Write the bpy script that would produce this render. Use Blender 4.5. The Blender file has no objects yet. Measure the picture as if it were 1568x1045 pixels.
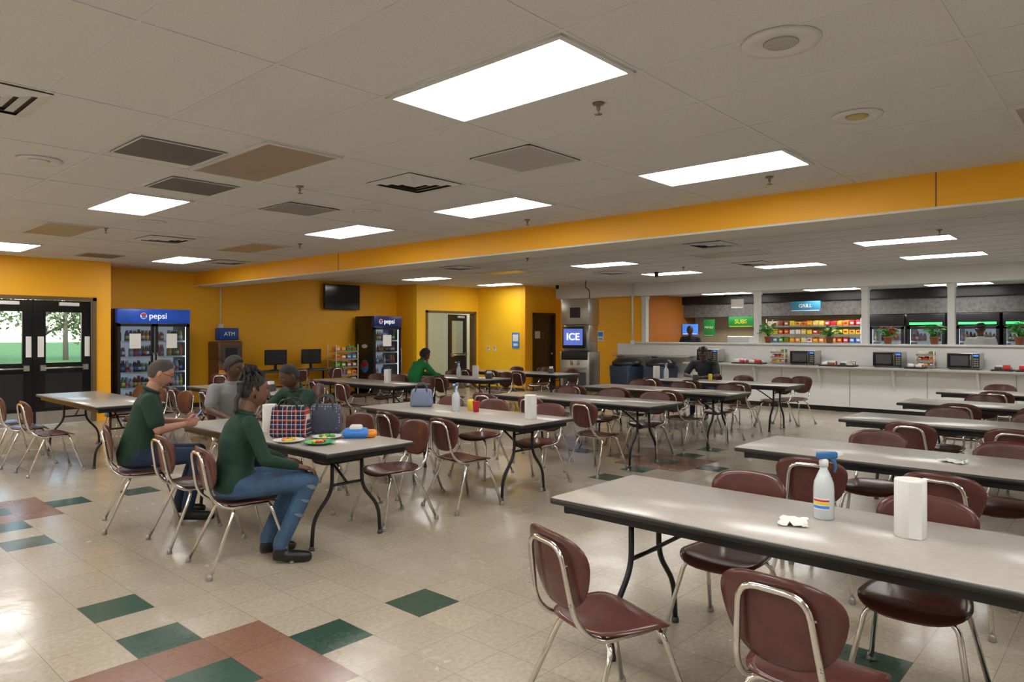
import bpy, bmesh, math, random
from mathutils import Vector, Matrix
random.seed(7)
S=bpy.context.scene; C=S.collection
V=Vector
def RZ(a): return Matrix.Rotation(math.radians(a),4,'Z')
def T(x,y,z): return Matrix.Translation((x,y,z))

# ---------------------------------------------------------------- materials
def mat(name,col,rough=.5,metal=0,var=.06,scale=6,bump=0,bscale=60,spec=.5,emit=0,trans=0,coat=0):
    m=bpy.data.materials.new(name);m.use_nodes=True
    nt=m.node_tree;N=nt.nodes;L=nt.links;b=N['Principled BSDF']
    tc=N.new('ShaderNodeTexCoord');nz=N.new('ShaderNodeTexNoise');nz.inputs['Scale'].default_value=scale
    nz.inputs['Detail'].default_value=4
    L.new(tc.outputs['Object'],nz.inputs['Vector'])
    mx=N.new('ShaderNodeMix');mx.data_type='RGBA'
    mx.inputs[6].default_value=(*[max(0,c*(1-var)) for c in col],1)
    mx.inputs[7].default_value=(*[min(1,c*(1+var)) for c in col],1)
    L.new(nz.outputs['Fac'],mx.inputs[0]);L.new(mx.outputs[2],b.inputs['Base Color'])
    b.inputs['Roughness'].default_value=rough;b.inputs['Metallic'].default_value=metal
    b.inputs['Specular IOR Level'].default_value=spec
    b.inputs['Coat Weight'].default_value=coat
    if trans: b.inputs['Transmission Weight'].default_value=trans
    if emit:
        L.new(mx.outputs[2],b.inputs['Emission Color']);b.inputs['Emission Strength'].default_value=emit
    if bump:
        n2=N.new('ShaderNodeTexNoise');n2.inputs['Scale'].default_value=bscale;n2.inputs['Detail'].default_value=3
        L.new(tc.outputs['Object'],n2.inputs['Vector'])
        bp=N.new('ShaderNodeBump');bp.inputs['Strength'].default_value=bump;bp.inputs['Distance'].default_value=.01
        L.new(n2.outputs['Fac'],bp.inputs['Height']);L.new(bp.outputs['Normal'],b.inputs['Normal'])
    return m
def glassmat(name,tint=(.9,.95,.95),refl=.08):
    m=bpy.data.materials.new(name);m.use_nodes=True;nt=m.node_tree;N=nt.nodes;L=nt.links
    N.remove(N['Principled BSDF']);o=N['Material Output']
    t=N.new('ShaderNodeBsdfTransparent');t.inputs[0].default_value=(*tint,1)
    g=N.new('ShaderNodeBsdfGlossy');g.inputs['Roughness'].default_value=.05
    lw=N.new('ShaderNodeLayerWeight');lw.inputs[0].default_value=.25
    mp=N.new('ShaderNodeMath');mp.operation='MULTIPLY_ADD';mp.inputs[1].default_value=.4;mp.inputs[2].default_value=refl
    L.new(lw.outputs['Fresnel'],mp.inputs[0])
    x=N.new('ShaderNodeMixShader');L.new(mp.outputs[0],x.inputs[0]);L.new(t.outputs[0],x.inputs[1]);L.new(g.outputs[0],x.inputs[2]);L.new(x.outputs[0],o.inputs[0])
    return m
ORANGE=(.97,.47,.014)
m_orange=mat('paint_orange',ORANGE,.5,var=.04,scale=1.5,bump=.05,bscale=200)
m_yellow=mat('paint_yellow',(.98,.56,.02),.5,var=.04,scale=1.5)
m_white=mat('paint_white',(.76,.76,.75),.5,var=.03)
m_cream=mat('paint_cream',(.72,.70,.64),.6,var=.03)
m_black=mat('black_paint',(.012,.012,.014),.35,var=.2)
m_blackgloss=mat('black_gloss',(.008,.008,.01),.12,var=.1)
m_tube=mat('table_leg_black',(.018,.018,.022),.35,metal=.3,var=.2)
m_chrome=mat('chrome_tube',(.72,.70,.67),.16,metal=1,var=.06,scale=30)
m_maroon=mat('maroon_plastic',(.105,.034,.027),.24,var=.3,scale=12,bump=.02,bscale=400)
m_lam=mat('table_laminate',(.44,.40,.36),.25,var=.10,scale=30,spec=.5)
m_edge=mat('table_edge_black',(.02,.018,.017),.4,var=.3)
m_grey=mat('grey_metal',(.35,.34,.32),.4,metal=.6)
m_steel=mat('stainless_steel',(.50,.48,.44),.3,metal=.9,var=.1,scale=3)
m_dark=mat('dark_void',(.05,.048,.045),.8)
m_darkgrey=mat('dark_grey',(.06,.06,.065),.5)
m_blue=mat('sign_blue',(.015,.07,.42),.3,emit=.3,var=.5,scale=3)
m_bluelt=mat('label_blue',(.05,.25,.75),.4)
m_bluesign=mat('sign_blue_plain',(.01,.06,.30),.4)
m_red=mat('label_red',(.6,.03,.03),.4)
m_green=mat('label_green',(.02,.25,.05),.4,emit=.12)
m_greenglow=mat('cooler_green_light',(.05,.7,.15),.4,emit=1.8)
m_or=mat('label_orange',(.85,.3,.03),.4)
m_ye=mat('label_yellow',(.85,.65,.05),.4)
m_pink=mat('label_brown',(.25,.1,.05),.4)
m_paper=mat('paper_white',(.80,.79,.77),.8,var=.03,bump=.1,bscale=80)
m_txt=mat('sign_text_white',(.9,.9,.9),.5,emit=.6)
m_screen=mat('screen_blue',(.05,.2,.7),.3,emit=1.0,var=.5,scale=4)
m_iceback=mat('screen_lit',(.10,.16,.55),.3,emit=.8,var=.3,scale=4)
m_icetxt=mat('screen_letters',(.9,.95,1),.3,emit=2.0)
m_lit=mat('light_lens',(1,.985,.95),.4,emit=14,var=0)
m_lens=mat('unlit_lens',(.36,.30,.23),.3,var=.1,scale=8)  # brownish: reflection of the orange walls put into the lens colour
m_inlit=mat('cooler_led',(.95,.98,1),.4,emit=3.5,var=0)
m_inback=mat('cooler_liner_glow',(.8,.85,.9),.4,emit=.35,var=0)  # liner is no lamp; its glow is added to brighten the interior
m_brown=mat('door_brown',(.045,.03,.018),.45,var=.2)
m_frame=mat('door_frame_brown',(.16,.09,.03),.45)
m_leaf=mat('plant_leaf',(.08,.36,.04),.5,var=.5,scale=20)
m_pot=mat('terracotta_pot',(.35,.13,.06),.7)
m_trash=mat('trash_can_blue_grey',(.04,.06,.10),.5)
m_bag=mat('trash_bag_black',(.02,.02,.025),.3,bump=.3,bscale=30)
m_glass=glassmat('door_glass',(.95,.97,.95),.03)
m_cglass=glassmat('cooler_glass',(.75,.80,.86),.07)
m_stone=mat('granite_band',(.16,.155,.15),.5,var=.75,scale=14)
m_lbot=mat('bottle_translucent_plastic',(.62,.67,.70),.22,var=.03,coat=.3)
m_bottletrig=mat('trigger_blue',(.03,.16,.40),.4)
m_perf=mat('perforated_grille',(.42,.41,.40),.6,var=.35,scale=160)
m_kitchen=mat('kitchen_wall',(.55,.47,.28),.6)
m_brk=mat('kitchen_orange',(.55,.18,.02),.6)
cols=[m_red,m_bluelt,m_or,m_ye,m_pink,m_paper,m_leaf,m_red,m_ye,m_or]
drinks=[mat('drink_'+n,c,.25) for n,c in (('cola',(.03,.012,.008)),('blue',(.03,.10,.35)),('orange',(.50,.16,.02)),('berry',(.30,.02,.03)),('lemon',(.50,.45,.06)),('water',(.45,.52,.58)),('cola_dark',(.02,.01,.01)),('lime',(.10,.28,.05)))]
def plaid():
    m=bpy.data.materials.new('plaid_fabric');m.use_nodes=True;nt=m.node_tree;N=nt.nodes;L=nt.links;b=N['Principled BSDF']
    tc=N.new('ShaderNodeTexCoord');sp=N.new('ShaderNodeSeparateXYZ');L.new(tc.outputs['Object'],sp.inputs[0]);last=None
    for ax,fq,th,c in ((0,14,.82,(.45,.04,.04,1)),(2,14,.82,(.45,.04,.04,1)),(0,28,.90,(.6,.6,.58,1)),(2,28,.90,(.6,.6,.58,1))):
        a=N.new('ShaderNodeMath');a.operation='MULTIPLY';a.inputs[1].default_value=fq;L.new(sp.outputs[ax],a.inputs[0])
        f=N.new('ShaderNodeMath');f.operation='FRACT';L.new(a.outputs[0],f.inputs[0])
        r=N.new('ShaderNodeMath');r.operation='GREATER_THAN';r.inputs[1].default_value=th;L.new(f.outputs[0],r.inputs[0])
        mx=N.new('ShaderNodeMix');mx.data_type='RGBA';mx.inputs[7].default_value=c
        if last is None: mx.inputs[6].default_value=(.015,.02,.06,1)
        else: L.new(last,mx.inputs[6])
        L.new(r.outputs[0],mx.inputs[0]);last=mx.outputs[2]
    L.new(last,b.inputs['Base Color']);b.inputs['Roughness'].default_value=.8
    return m
m_plaid=plaid()
def spots():
    m=bpy.data.materials.new('spotted_fabric');m.use_nodes=True;nt=m.node_tree;N=nt.nodes;L=nt.links;b=N['Principled BSDF']
    tc=N.new('ShaderNodeTexCoord');v=N.new('ShaderNodeTexVoronoi');v.inputs['Scale'].default_value=45;v.inputs['Randomness'].default_value=.3
    L.new(tc.outputs['Object'],v.inputs['Vector'])
    r=N.new('ShaderNodeMath');r.operation='LESS_THAN';r.inputs[1].default_value=.3;L.new(v.outputs['Distance'],r.inputs[0])
    mx=N.new('ShaderNodeMix');mx.data_type='RGBA';mx.inputs[6].default_value=(.06,.07,.11,1);mx.inputs[7].default_value=(.35,.37,.40,1)
    L.new(r.outputs[0],mx.inputs[0]);L.new(mx.outputs[2],b.inputs['Base Color'])
    return m
m_spot=spots()

TS=.305;TX=1.43-TS/2;TY=3.10-TS/2
def floormat(name,col,var):
    m=bpy.data.materials.new(name);m.use_nodes=True;nt=m.node_tree;N=nt.nodes;L=nt.links;b=N['Principled BSDF']
    tc=N.new('ShaderNodeTexCoord');sub=N.new('ShaderNodeVectorMath');sub.operation='SUBTRACT';sub.inputs[1].default_value=(TX,TY,0)
    L.new(tc.outputs['Object'],sub.inputs[0])
    dv=N.new('ShaderNodeVectorMath');dv.operation='SCALE';dv.inputs['Scale'].default_value=1/TS;L.new(sub.outputs[0],dv.inputs[0])
    fl=N.new('ShaderNodeVectorMath');fl.operation='FLOOR';L.new(dv.outputs[0],fl.inputs[0])
    fr=N.new('ShaderNodeVectorMath');fr.operation='FRACTION';L.new(dv.outputs[0],fr.inputs[0])
    wn=N.new('ShaderNodeTexWhiteNoise');wn.noise_dimensions='2D';L.new(fl.outputs[0],wn.inputs['Vector'])
    sp=N.new('ShaderNodeSeparateXYZ');L.new(fr.outputs[0],sp.inputs[0])
    masks=[]
    for i in (0,1):
        a=N.new('ShaderNodeMath');a.operation='SUBTRACT';a.inputs[1].default_value=.5;L.new(sp.outputs[i],a.inputs[0])
        c=N.new('ShaderNodeMath');c.operation='ABSOLUTE';L.new(a.outputs[0],c.inputs[0]);masks.append(c)
    mxm=N.new('ShaderNodeMath');mxm.operation='MAXIMUM';L.new(masks[0].outputs[0],mxm.inputs[0]);L.new(masks[1].outputs[0],mxm.inputs[1])
    gt=N.new('ShaderNodeMath');gt.operation='GREATER_THAN';gt.inputs[1].default_value=.494;L.new(mxm.outputs[0],gt.inputs[0])
    A=N.new('ShaderNodeMix');A.data_type='RGBA'
    A.inputs[6].default_value=(*[c*(1-var) for c in col],1);A.inputs[7].default_value=(*[c*(1+var) for c in col],1)
    L.new(wn.outputs['Value'],A.inputs[0])
    nz=N.new('ShaderNodeTexNoise');nz.inputs['Scale'].default_value=40;nz.inputs['Detail'].default_value=5;L.new(tc.outputs['Object'],nz.inputs['Vector'])
    rp=N.new('ShaderNodeMapRange');rp.inputs[1].default_value=.3;rp.inputs[2].default_value=.7;rp.inputs[3].default_value=.86;rp.inputs[4].default_value=1.1;L.new(nz.outputs['Fac'],rp.inputs[0])
    Bm=N.new('ShaderNodeVectorMath');Bm.operation='SCALE';L.new(A.outputs[2],Bm.inputs[0]);L.new(rp.outputs[0],Bm.inputs['Scale'])
    G=N.new('ShaderNodeMix');G.data_type='RGBA';G.inputs[7].default_value=(*[c*.6 for c in col],1);L.new(gt.outputs[0],G.inputs[0]);L.new(Bm.outputs[0],G.inputs[6])
    L.new(G.outputs[2],b.inputs['Base Color'])
    n3=N.new('ShaderNodeTexNoise');n3.inputs['Scale'].default_value=1.6;n3.inputs['Detail'].default_value=6;L.new(tc.outputs['Object'],n3.inputs['Vector'])
    r3=N.new('ShaderNodeMapRange');r3.inputs[1].default_value=.3;r3.inputs[2].default_value=.7;r3.inputs[3].default_value=.14;r3.inputs[4].default_value=.30;L.new(n3.outputs['Fac'],r3.inputs[0])
    L.new(r3.outputs[0],b.inputs['Roughness']);b.inputs['Specular IOR Level'].default_value=.55
    bp=N.new('ShaderNodeBump');bp.inputs['Strength'].default_value=.12;bp.inputs['Distance'].default_value=.02
    n4=N.new('ShaderNodeTexNoise');n4.inputs['Scale'].default_value=5;n4.inputs['Detail'].default_value=3;L.new(tc.outputs['Object'],n4.inputs['Vector'])
    L.new(n4.outputs['Fac'],bp.inputs['Height']);L.new(bp.outputs['Normal'],b.inputs['Normal'])
    return m
m_f0=floormat('floor_tile_beige',(.425,.362,.28),.05)
m_f1=floormat('floor_tile_green',(.038,.082,.058),.08)
m_f2=floormat('floor_tile_red',(.24,.125,.085),.08)

# ---------------------------------------------------------------- mesh builder
class MB:
    def __init__(s): s.v=[];s.f=[];s.m=[];s.sm=[];s.mats=[];s.M=Matrix()
    def add(s,vs,fs,m,smooth=False):
        b=len(s.v);s.v+=[tuple(s.M@V(p)) for p in vs]
        if m not in s.mats: s.mats.append(m)
        k=s.mats.index(m)
        for f in fs: s.f.append([i+b for i in f]);s.m.append(k);s.sm.append(smooth)
    def box(s,x0,x1,y0,y1,z0,z1,m):
        s.add([(x0,y0,z0),(x1,y0,z0),(x1,y1,z0),(x0,y1,z0),(x0,y0,z1),(x1,y0,z1),(x1,y1,z1),(x0,y1,z1)],
              [(0,3,2,1),(4,5,6,7),(0,1,5,4),(1,2,6,5),(2,3,7,6),(3,0,4,7)],m)
    def rbox(s,x0,x1,y0,y1,z0,z1,m,r=.01,seg=2,smooth=True,taper=1):
        bm=bmesh.new();bmesh.ops.create_cube(bm,size=1)
        for v in bm.verts:
            t=taper if v.co.z>0 else 1
            v.co=V(((x0+x1)/2+v.co.x*(x1-x0)*t,(y0+y1)/2+v.co.y*(y1-y0)*t,(z0+z1)/2+v.co.z*(z1-z0)))
        bmesh.ops.bevel(bm,geom=bm.edges[:],offset=r,segments=seg,affect='EDGES',profile=.5)
        bm.verts.index_update()
        s.add([v.co.copy() for v in bm.verts],[[v.index for v in f.verts] for f in bm.faces],m,smooth);bm.free()
    def tube(s,pts,r,m,seg=8,cap=True,flat=1):
        pts=[V(p) for p in pts];n=len(pts)
        rs=r if isinstance(r,(list,tuple)) else [r]*n
        tans=[]
        for i in range(n):
            t=(pts[min(i+1,n-1)]-pts[max(i-1,0)])
            tans.append(t.normalized() if t.length>1e-9 else V((0,0,1)))
        t0=tans[0];a=V((0,0,1)) if abs(t0.z)<.9 else V((1,0,0))
        u=(a-t0*a.dot(t0)).normalized();vs=[]
        for i in range(n):
            t=tans[i];u=(u-t*u.dot(t)).normalized();w=t.cross(u)
            for j in range(seg):
                an=2*math.pi*j/seg;vs.append(pts[i]+(u*math.cos(an)*flat+w*math.sin(an))*rs[i])
        fs=[]
        for i in range(n-1):
            for j in range(seg):
                a0=i*seg+j;a1=i*seg+(j+1)%seg;fs.append((a0,a1,a1+seg,a0+seg))
        if cap: fs.append(tuple(range(seg))[::-1]);fs.append(tuple(range((n-1)*seg,n*seg)))
        s.add(vs,fs,m,True)
    def lathe(s,prof,c,m,seg=20,smooth=True):
        vs=[];n=len(prof)
        for r,z in prof:
            for j in range(seg):
                a=2*math.pi*j/seg;vs.append((c[0]+r*math.cos(a),c[1]+r*math.sin(a),c[2]+z))
        fs=[]
        for i in range(n-1):
            for j in range(seg):
                a0=i*seg+j;a1=i*seg+(j+1)%seg;fs.append((a0,a1,a1+seg,a0+seg))
        if prof[0][0]>1e-4: fs.append(tuple(range(seg))[::-1])
        if prof[-1][0]>1e-4: fs.append(tuple(range((n-1)*seg,n*seg)))
        s.add(vs,fs,m,smooth)
    def ell(s,c,r,m,nu=14,nv=10,R=None):
        if isinstance(r,(int,float)): r=(r,r,r)
        c=V(c);vs=[]
        for i in range(nv+1):
            th=math.pi*i/nv
            for j in range(nu):
                ph=2*math.pi*j/nu
                p=V((r[0]*math.sin(th)*math.cos(ph),r[1]*math.sin(th)*math.sin(ph),r[2]*math.cos(th)))
                if R: p=R@p
                vs.append(c+p)
        fs=[]
        for i in range(nv):
            for j in range(nu):
                a=i*nu+j;b=i*nu+(j+1)%nu;fs.append((a,a+nu,b+nu,b))
        s.add(vs,fs,m,True)
    def shell(s,out,f,th,m,rings=6):
        n=len(out);vs=[]
        for side in (0,1):
            vs.append(f(0,0,side*th))
            for k in range(1,rings+1):
                q=k/rings
                for (x,y) in out: vs.append(f(x*q,y*q,side*th if k<rings else th*(.25+.5*side)))
        B=1+rings*n;fs=[]
        for side in (0,1):
            o=side*B
            for j in range(n):
                t=(o,o+1+j,o+1+(j+1)%n);fs.append(t if side else t[::-1])
            for k in range(rings-1):
                for j in range(n):
                    a=o+1+k*n+j;b=o+1+k*n+(j+1)%n;q=(a,a+n,b+n,b);fs.append(q if side else q[::-1])
        e0=1+(rings-1)*n
        for j in range(n):
            a=e0+j;b=e0+(j+1)%n;fs.append((a,b,b+B,a+B))
        s.add(vs,fs,m,True)
    def mesh(s,name):
        me=bpy.data.meshes.new(name);me.from_pydata(s.v,[],s.f)
        for m in s.mats: me.materials.append(m)
        me.polygons.foreach_set('material_index',s.m);me.polygons.foreach_set('use_smooth',s.sm);me.update()
        bm=bmesh.new();bm.from_mesh(me);bmesh.ops.recalc_face_normals(bm,faces=bm.faces[:]);bm.to_mesh(me);bm.free()
        return me
    def obj(s,name,loc=(0,0,0),rz=0,parent=None,auto=True):
        o=place(s.mesh(name),name,loc,rz,parent)
        return o
def place(me,name,loc=(0,0,0),rz=0,parent=None):
    o=bpy.data.objects.new(name,me);C.objects.link(o);o.location=loc;o.rotation_euler=(0,0,math.radians(rz))
    if parent: o.parent=parent
    return o
def fillet(pts,rad,n=5):
    pts=[V(p) for p in pts];out=[pts[0]]
    for i in range(1,len(pts)-1):
        p=pts[i];a=pts[i-1]-p;b=pts[i+1]-p;ra=min(rad,a.length*.48);rb=min(rad,b.length*.48)
        A=p+a.normalized()*ra;B=p+b.normalized()*rb
        for k in range(n+1):
            t=k/n;out.append(A*(1-t)**2+p*2*t*(1-t)+B*t*t)
    out.append(pts[-1]);return out
def superell(a,b,n,cnt=36):
    o=[]
    for j in range(cnt):
        t=2*math.pi*j/cnt;c=math.cos(t);s_=math.sin(t)
        o.append((a*math.copysign(abs(c)**(2/n),c),b*math.copysign(abs(s_)**(2/n),s_)))
    return o
def txt(body,size,loc,rot,m,parent,ext=.004,name='lettering'):
    cu=bpy.data.curves.new(name,'FONT');cu.body=body;cu.size=size;cu.extrude=ext;cu.align_x='CENTER';cu.align_y='CENTER'
    cu.materials.append(m);o=bpy.data.objects.new(name,cu);C.objects.link(o);o.location=loc
    o.rotation_euler=[math.radians(a) for a in rot];o.parent=parent;return o
def wallbox(name,x0,x1,y0,y1,z0,z1,m):
    b=MB();b.box(x0,x1,y0,y1,z0,z1,m);return b.obj(name)

# ---------------------------------------------------------------- room shell
CZ=2.85;YE=13.9;YF=14.9
mot=[(0,0),(0,14),(20,4),(7,-11),(20,-11)]
special={}
for (i,j) in mot:
    for a in (-1,0,1):
        for c in (-1,0,1): special[(i+a,j+c)]=2
    special[(i,j)]=1
    for k in (2,4):
        for (a,c) in ((k,0),(-k,0),(0,k),(0,-k)): special[(i+a,j+c)]=1
b=MB()
ix0,ix1,iy0,iy1=-18,57,-24,49
nx=ix1-ix0+1;ny=iy1-iy0+1
b.mats=[m_f0,m_f1,m_f2]
b.v=[(TX+(ix0+i)*TS,TY+(iy0+j)*TS,0) for j in range(ny) for i in range(nx)]
for j in range(ny-1):
    for i in range(nx-1):
        X=TX+(ix0+i)*TS;Y=TY+(iy0+j)*TS
        if Y>YF-.1 and X<11.6: continue
        if Y>YE and X<4.1: continue
        a=j*nx+i;b.f.append([a,a+1,a+1+nx,a+nx]);b.m.append(special.get((ix0+i,iy0+j),0));b.sm.append(False)
b.obj('floor')

m_ceil=mat('ceiling_tile',(.66,.66,.655),.85,var=.18,scale=100,bump=.10,bscale=100)
m_tbar=mat('ceiling_grid_white',(.66,.66,.66),.5,var=.02)
b=MB();b.box(-4.1,15.6,-4.1,18.2,CZ,CZ+.1,m_ceil);b.obj('ceiling')
GX=.625;GY=1.25
b=MB()
k=-10
while True:
    x=2.36+GX*k;k+=1
    if x>15.3: break
    if x<-4: continue
    if 6.4<x<7.0: continue
    b.box(x-.010,x+.010,-4,14.85 if x>4.5 else 13.85,CZ-.004,CZ+.001,m_tbar)
for k in range(-5,11):
    y=1.85+GY*k
    if y<-4 or y>13.8: continue
    for (xa,xb) in ((-4,6.42),(6.98,15.35)): b.box(xa,xb,y-.010,y+.010,CZ-.0038,CZ+.001,m_tbar)
b.obj('trim_ceiling_grid')

def wall_open(name,axis,pos,th,a0,a1,z1,openings,m):
    b=MB();cur=a0
    def bx(s,e,za,zb):
        if e-s<1e-3 or zb-za<1e-3: return
        if axis=='y': b.box(s,e,pos,pos+th,za,zb,m)
        else: b.box(pos,pos+th,s,e,za,zb,m)
    for (o0,o1,oz0,oz1) in openings:
        bx(cur,o0,0,z1);bx(o0,o1,0,oz0);bx(o0,o1,oz1,z1);cur=o1
    bx(cur,a1,0,z1);return b.obj(name)
wall_open('wall_entrance','y',YE,.15,-4,4.52,CZ,[(2.45,4.26,0,2.18)],m_orange)
wallbox('wall_entrance_return',4.37,4.52,YE+.15,YF,0,CZ,m_orange)
wallbox('wall_far',4.37,11.83,YF,YF+.15,0,CZ,m_orange)
wallbox('wall_bump',11.83,11.98,14.21,YF+.15,0,CZ,m_orange)
wall_open('wall_corridor','y',14.06,.15,11.83,14.24,CZ,[(12.15,13.98,0,2.17)],m_yellow)
wallbox('wall_yellow',14.09,14.24,12.44,14.06,0,CZ,m_yellow)
wall_open('wall_side_door','y',12.29,.15,14.09,15.6,CZ,[(14.4,15.35,0,2.12)],m_orange)
wallbox('wall_service',15.6,15.75,9.6,12.44,0,2.53,m_orange)
wallbox('wall_behind_camera',-4.15,-4,-4.1,14.05,0,CZ,m_cream)
wallbox('wall_right',-4.15,18.75,-4.2,-4.05,0,CZ,m_cream)
wallbox('wall_kitchen_back',18.6,18.75,-4.05,9.85,0,2.85,m_kitchen)
wallbox('wall_kitchen_side',15.75,18.6,9.7,9.85,0,2.85,m_brk)
wallbox('ceiling_kitchen',15.7,18.75,-4.1,9.85,2.60,2.7,m_ceil)
wallbox('wall_service_header',15.4,15.7,-4.05,12.29,2.53,CZ,m_white)
b=MB();b.box(17.85,18.0,-4,9.7,2.38,2.6,m_black);b.box(17.95,18.6,-4,9.7,2.02,2.38,m_stone);b.obj('kitchen_dark_and_stone_bands')  # black strip fills the dark zone above the stone band
wallbox('wall_corridor_end',11.98,17,16.6,16.75,0,CZ,mat('corridor_wall',(.62,.60,.34),.6))
wallbox('wall_corridor_left',11.83,11.98,15.05,16.75,0,CZ,m_cream)
wallbox('wall_corridor_right',16.85,17,12.44,16.75,0,CZ,m_cream)
b=MB();b.box(-.6,.6,-.28,.28,-.03,0,m_lit);b.box(-.62,.62,-.3,.3,-.015,0,m_white);b.obj('ceiling_light_corridor',(13,15.4,CZ))
b=MB()
b.box(6.45,6.95,-4.05,YF,2.575,CZ,m_orange);b.box(6.452,6.95,-4.05,YF,2.555,2.576,m_cream)
for y in (1.25,9.6): b.box(6.446,6.451,y-.004,y+.004,2.575,CZ,m_frame)
b.obj('beam_orange')
b=MB();b.box(15.5,15.7,-4.05,9.6,0,1.31,m_white);b.rbox(15.45,15.78,-4.04,9.75,1.31,1.35,m_white,.008);b.box(15.5,15.6,9.6,10.3,0,1.31,m_white);b.obj('wall_service_half')
for i,y in enumerate((9.52,6.57,4.29,2.76,.6)):
    b=MB();b.box(15.53,15.67,y-.06,y+.06,1.35,2.53,m_white);b.box(15.51,15.69,y-.075,y+.075,2.45,2.53,m_white);b.obj('trim_service_post_%d'%(i+1))
m_base=mat('baseboard_brown',(.05,.03,.02),.5)
wallbox('baseboard_far',4.53,11.8,YF-.012,YF,0,.1,m_base)
wallbox('baseboard_entrance_left',-4,2.38,YE-.012,YE,0,.1,m_base)
wallbox('baseboard_yellow',14.078,14.09,12.3,14.06,0,.1,m_base)
wallbox('baseboard_service',15.588,15.6,10.3,12.29,0,.1,m_base)

def doorframe(name,x0,x1,y,z1,m,w=.06):
    b=MB();b.box(x0-w,x0,y-.03,y+.18,0,z1+w,m);b.box(x1,x1+w,y-.03,y+.18,0,z1+w,m);b.box(x0-w,x1+w,y-.03,y+.18,z1,z1+w,m);return b.obj(name)
doorframe('trim_entrance_frame',2.48,4.22,YE,2.14,m_frame)
def glassdoor(name,loc,rz,w,h=2.1,low=1.0,mm=None,closer=True,note=False,st=.13,top=.17):
    mm=mm or m_blackgloss
    b=MB();t=.045
    b.box(0,w,0,t,0,low,mm);b.box(0,st,0,t,low,h,mm);b.box(w-st,w,0,t,low,h,mm);b.box(st,w-st,0,t,h-top,h,mm)
    b.box(.14,w-.14,-.006,0,.28,low-.18,m_black);b.box(0,w,-.004,0,0,.22,m_steel)
    b.box(st,w-st,.018,.026,low,h-top,m_glass)
    b.tube([(.12,-.05,.96),(w-.12,-.05,.96)],.016,m_steel);b.box(.06,.14,-.06,0,.92,1.01,m_steel);b.box(w-.14,w-.06,-.06,0,.92,1.01,m_steel)
    if closer: b.rbox(w-.5,w-.2,-.07,0,h-.09,h-.03,m_paper,.006)
    if note:
        b.box(.03,.12,-.004,0,1.15,1.5,m_paper);b.box(w-.1,w-.02,-.004,0,1.15,1.5,m_paper)
    return b.obj(name,loc,rz)
glassdoor('door_1',(2.49,YE+.04,0.01),0,.84,2.12,1.05,note=True,st=.15,top=.2)
glassdoor('door_2',(3.37,YE+.04,0.01),0,.84,2.12,1.05,note=True,st=.15,top=.2)
b=MB();b.box(3.33,3.37,YE+.02,YE+.1,0,2.13,m_blackgloss);b.obj('trim_entrance_mullion')
doorframe('trim_corridor_frame',12.2,13.93,14.06,2.12,m_frame)
glassdoor('door_3',(13.05,14.14,0.01),12,.86,2.08,1.0,m_black)
glassdoor('door_4',(12.26,14.2,0.01),80,.86,2.08,1.0,m_cream)
doorframe('trim_side_door_frame',14.45,15.3,12.29,2.07,m_brown)
b=MB();b.box(0,.85,0,.045,0,2.06,m_brown);b.lathe([(0,-.03),(.03,-.02),(.03,.02),(0,.03)],(.77,-.05,1.0),m_steel,10);b.box(.1,.32,-.005,0,1.42,1.62,m_paper);b.box(.36,.5,-.005,0,1.42,1.6,m_darkgrey)
b.box(.08,.77,-.004,0,.02,.2,m_steel);b.obj('door_5',(14.45,12.34,.01))

# exterior: lawn, hazy spring treeline of many small leaf clusters
m_grass=mat('grass',(.16,.33,.06),.9,var=.5,scale=3)
b=MB();b.box(-60,90,14.06,160,-.3,-.05,m_grass);b.box(-6,4.3,14.06,17.5,-.06,-.02,m_cream);b.obj('ground_lawn')
m_fol=mat('tree_foliage',(.26,.32,.15),.9,var=.6,scale=2)
m_bark=mat('tree_bark',(.20,.16,.13),.9)
def tree_mesh(seed,h):
    tr=random.Random(seed);b=MB()
    b.tube([(0,0,0),(.1,0,h*.3),(0,.1,h*.6),(.1,0,h*.9)],[.16,.12,.06,.02],m_bark,6)
    for k in range(34):
        a=tr.random()*6.28;z0=h*(.2+.55*tr.random());q=h*(.12+.2*tr.random());e=V((q*math.cos(a),q*math.sin(a),z0+h*.16*tr.random()+.2))
        b.tube([(0,0,z0),V((0,0,z0)).lerp(e,.6)+V((0,0,.1)),e],[.045,.025,.008],m_bark,5)
        for n in range(26):
            p=V((0,0,z0)).lerp(e,.35+.7*tr.random())+V((tr.gauss(0,.28),tr.gauss(0,.28),tr.gauss(0,.25)))
            u=V((tr.uniform(-1,1),tr.uniform(-1,1),tr.uniform(-1,1))).normalized();w=u.cross(V((.3,.5,.8))).normalized();s_=.09+.07*tr.random()
            b.add([p-u*s_,p+w*s_*.7,p+u*s_,p-w*s_*.7],[(0,1,2,3)],m_fol)
    return b.mesh('tree')
tms=[tree_mesh(s,h) for s,h in ((1,6),(2,7),(3,8))]
tr=random.Random(9)
for k in range(16):
    place(tms[k%3],'tree',(3+k*1.35+tr.uniform(-.4,.4),48+tr.uniform(-4,14),-.05),tr.uniform(0,360))

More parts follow.
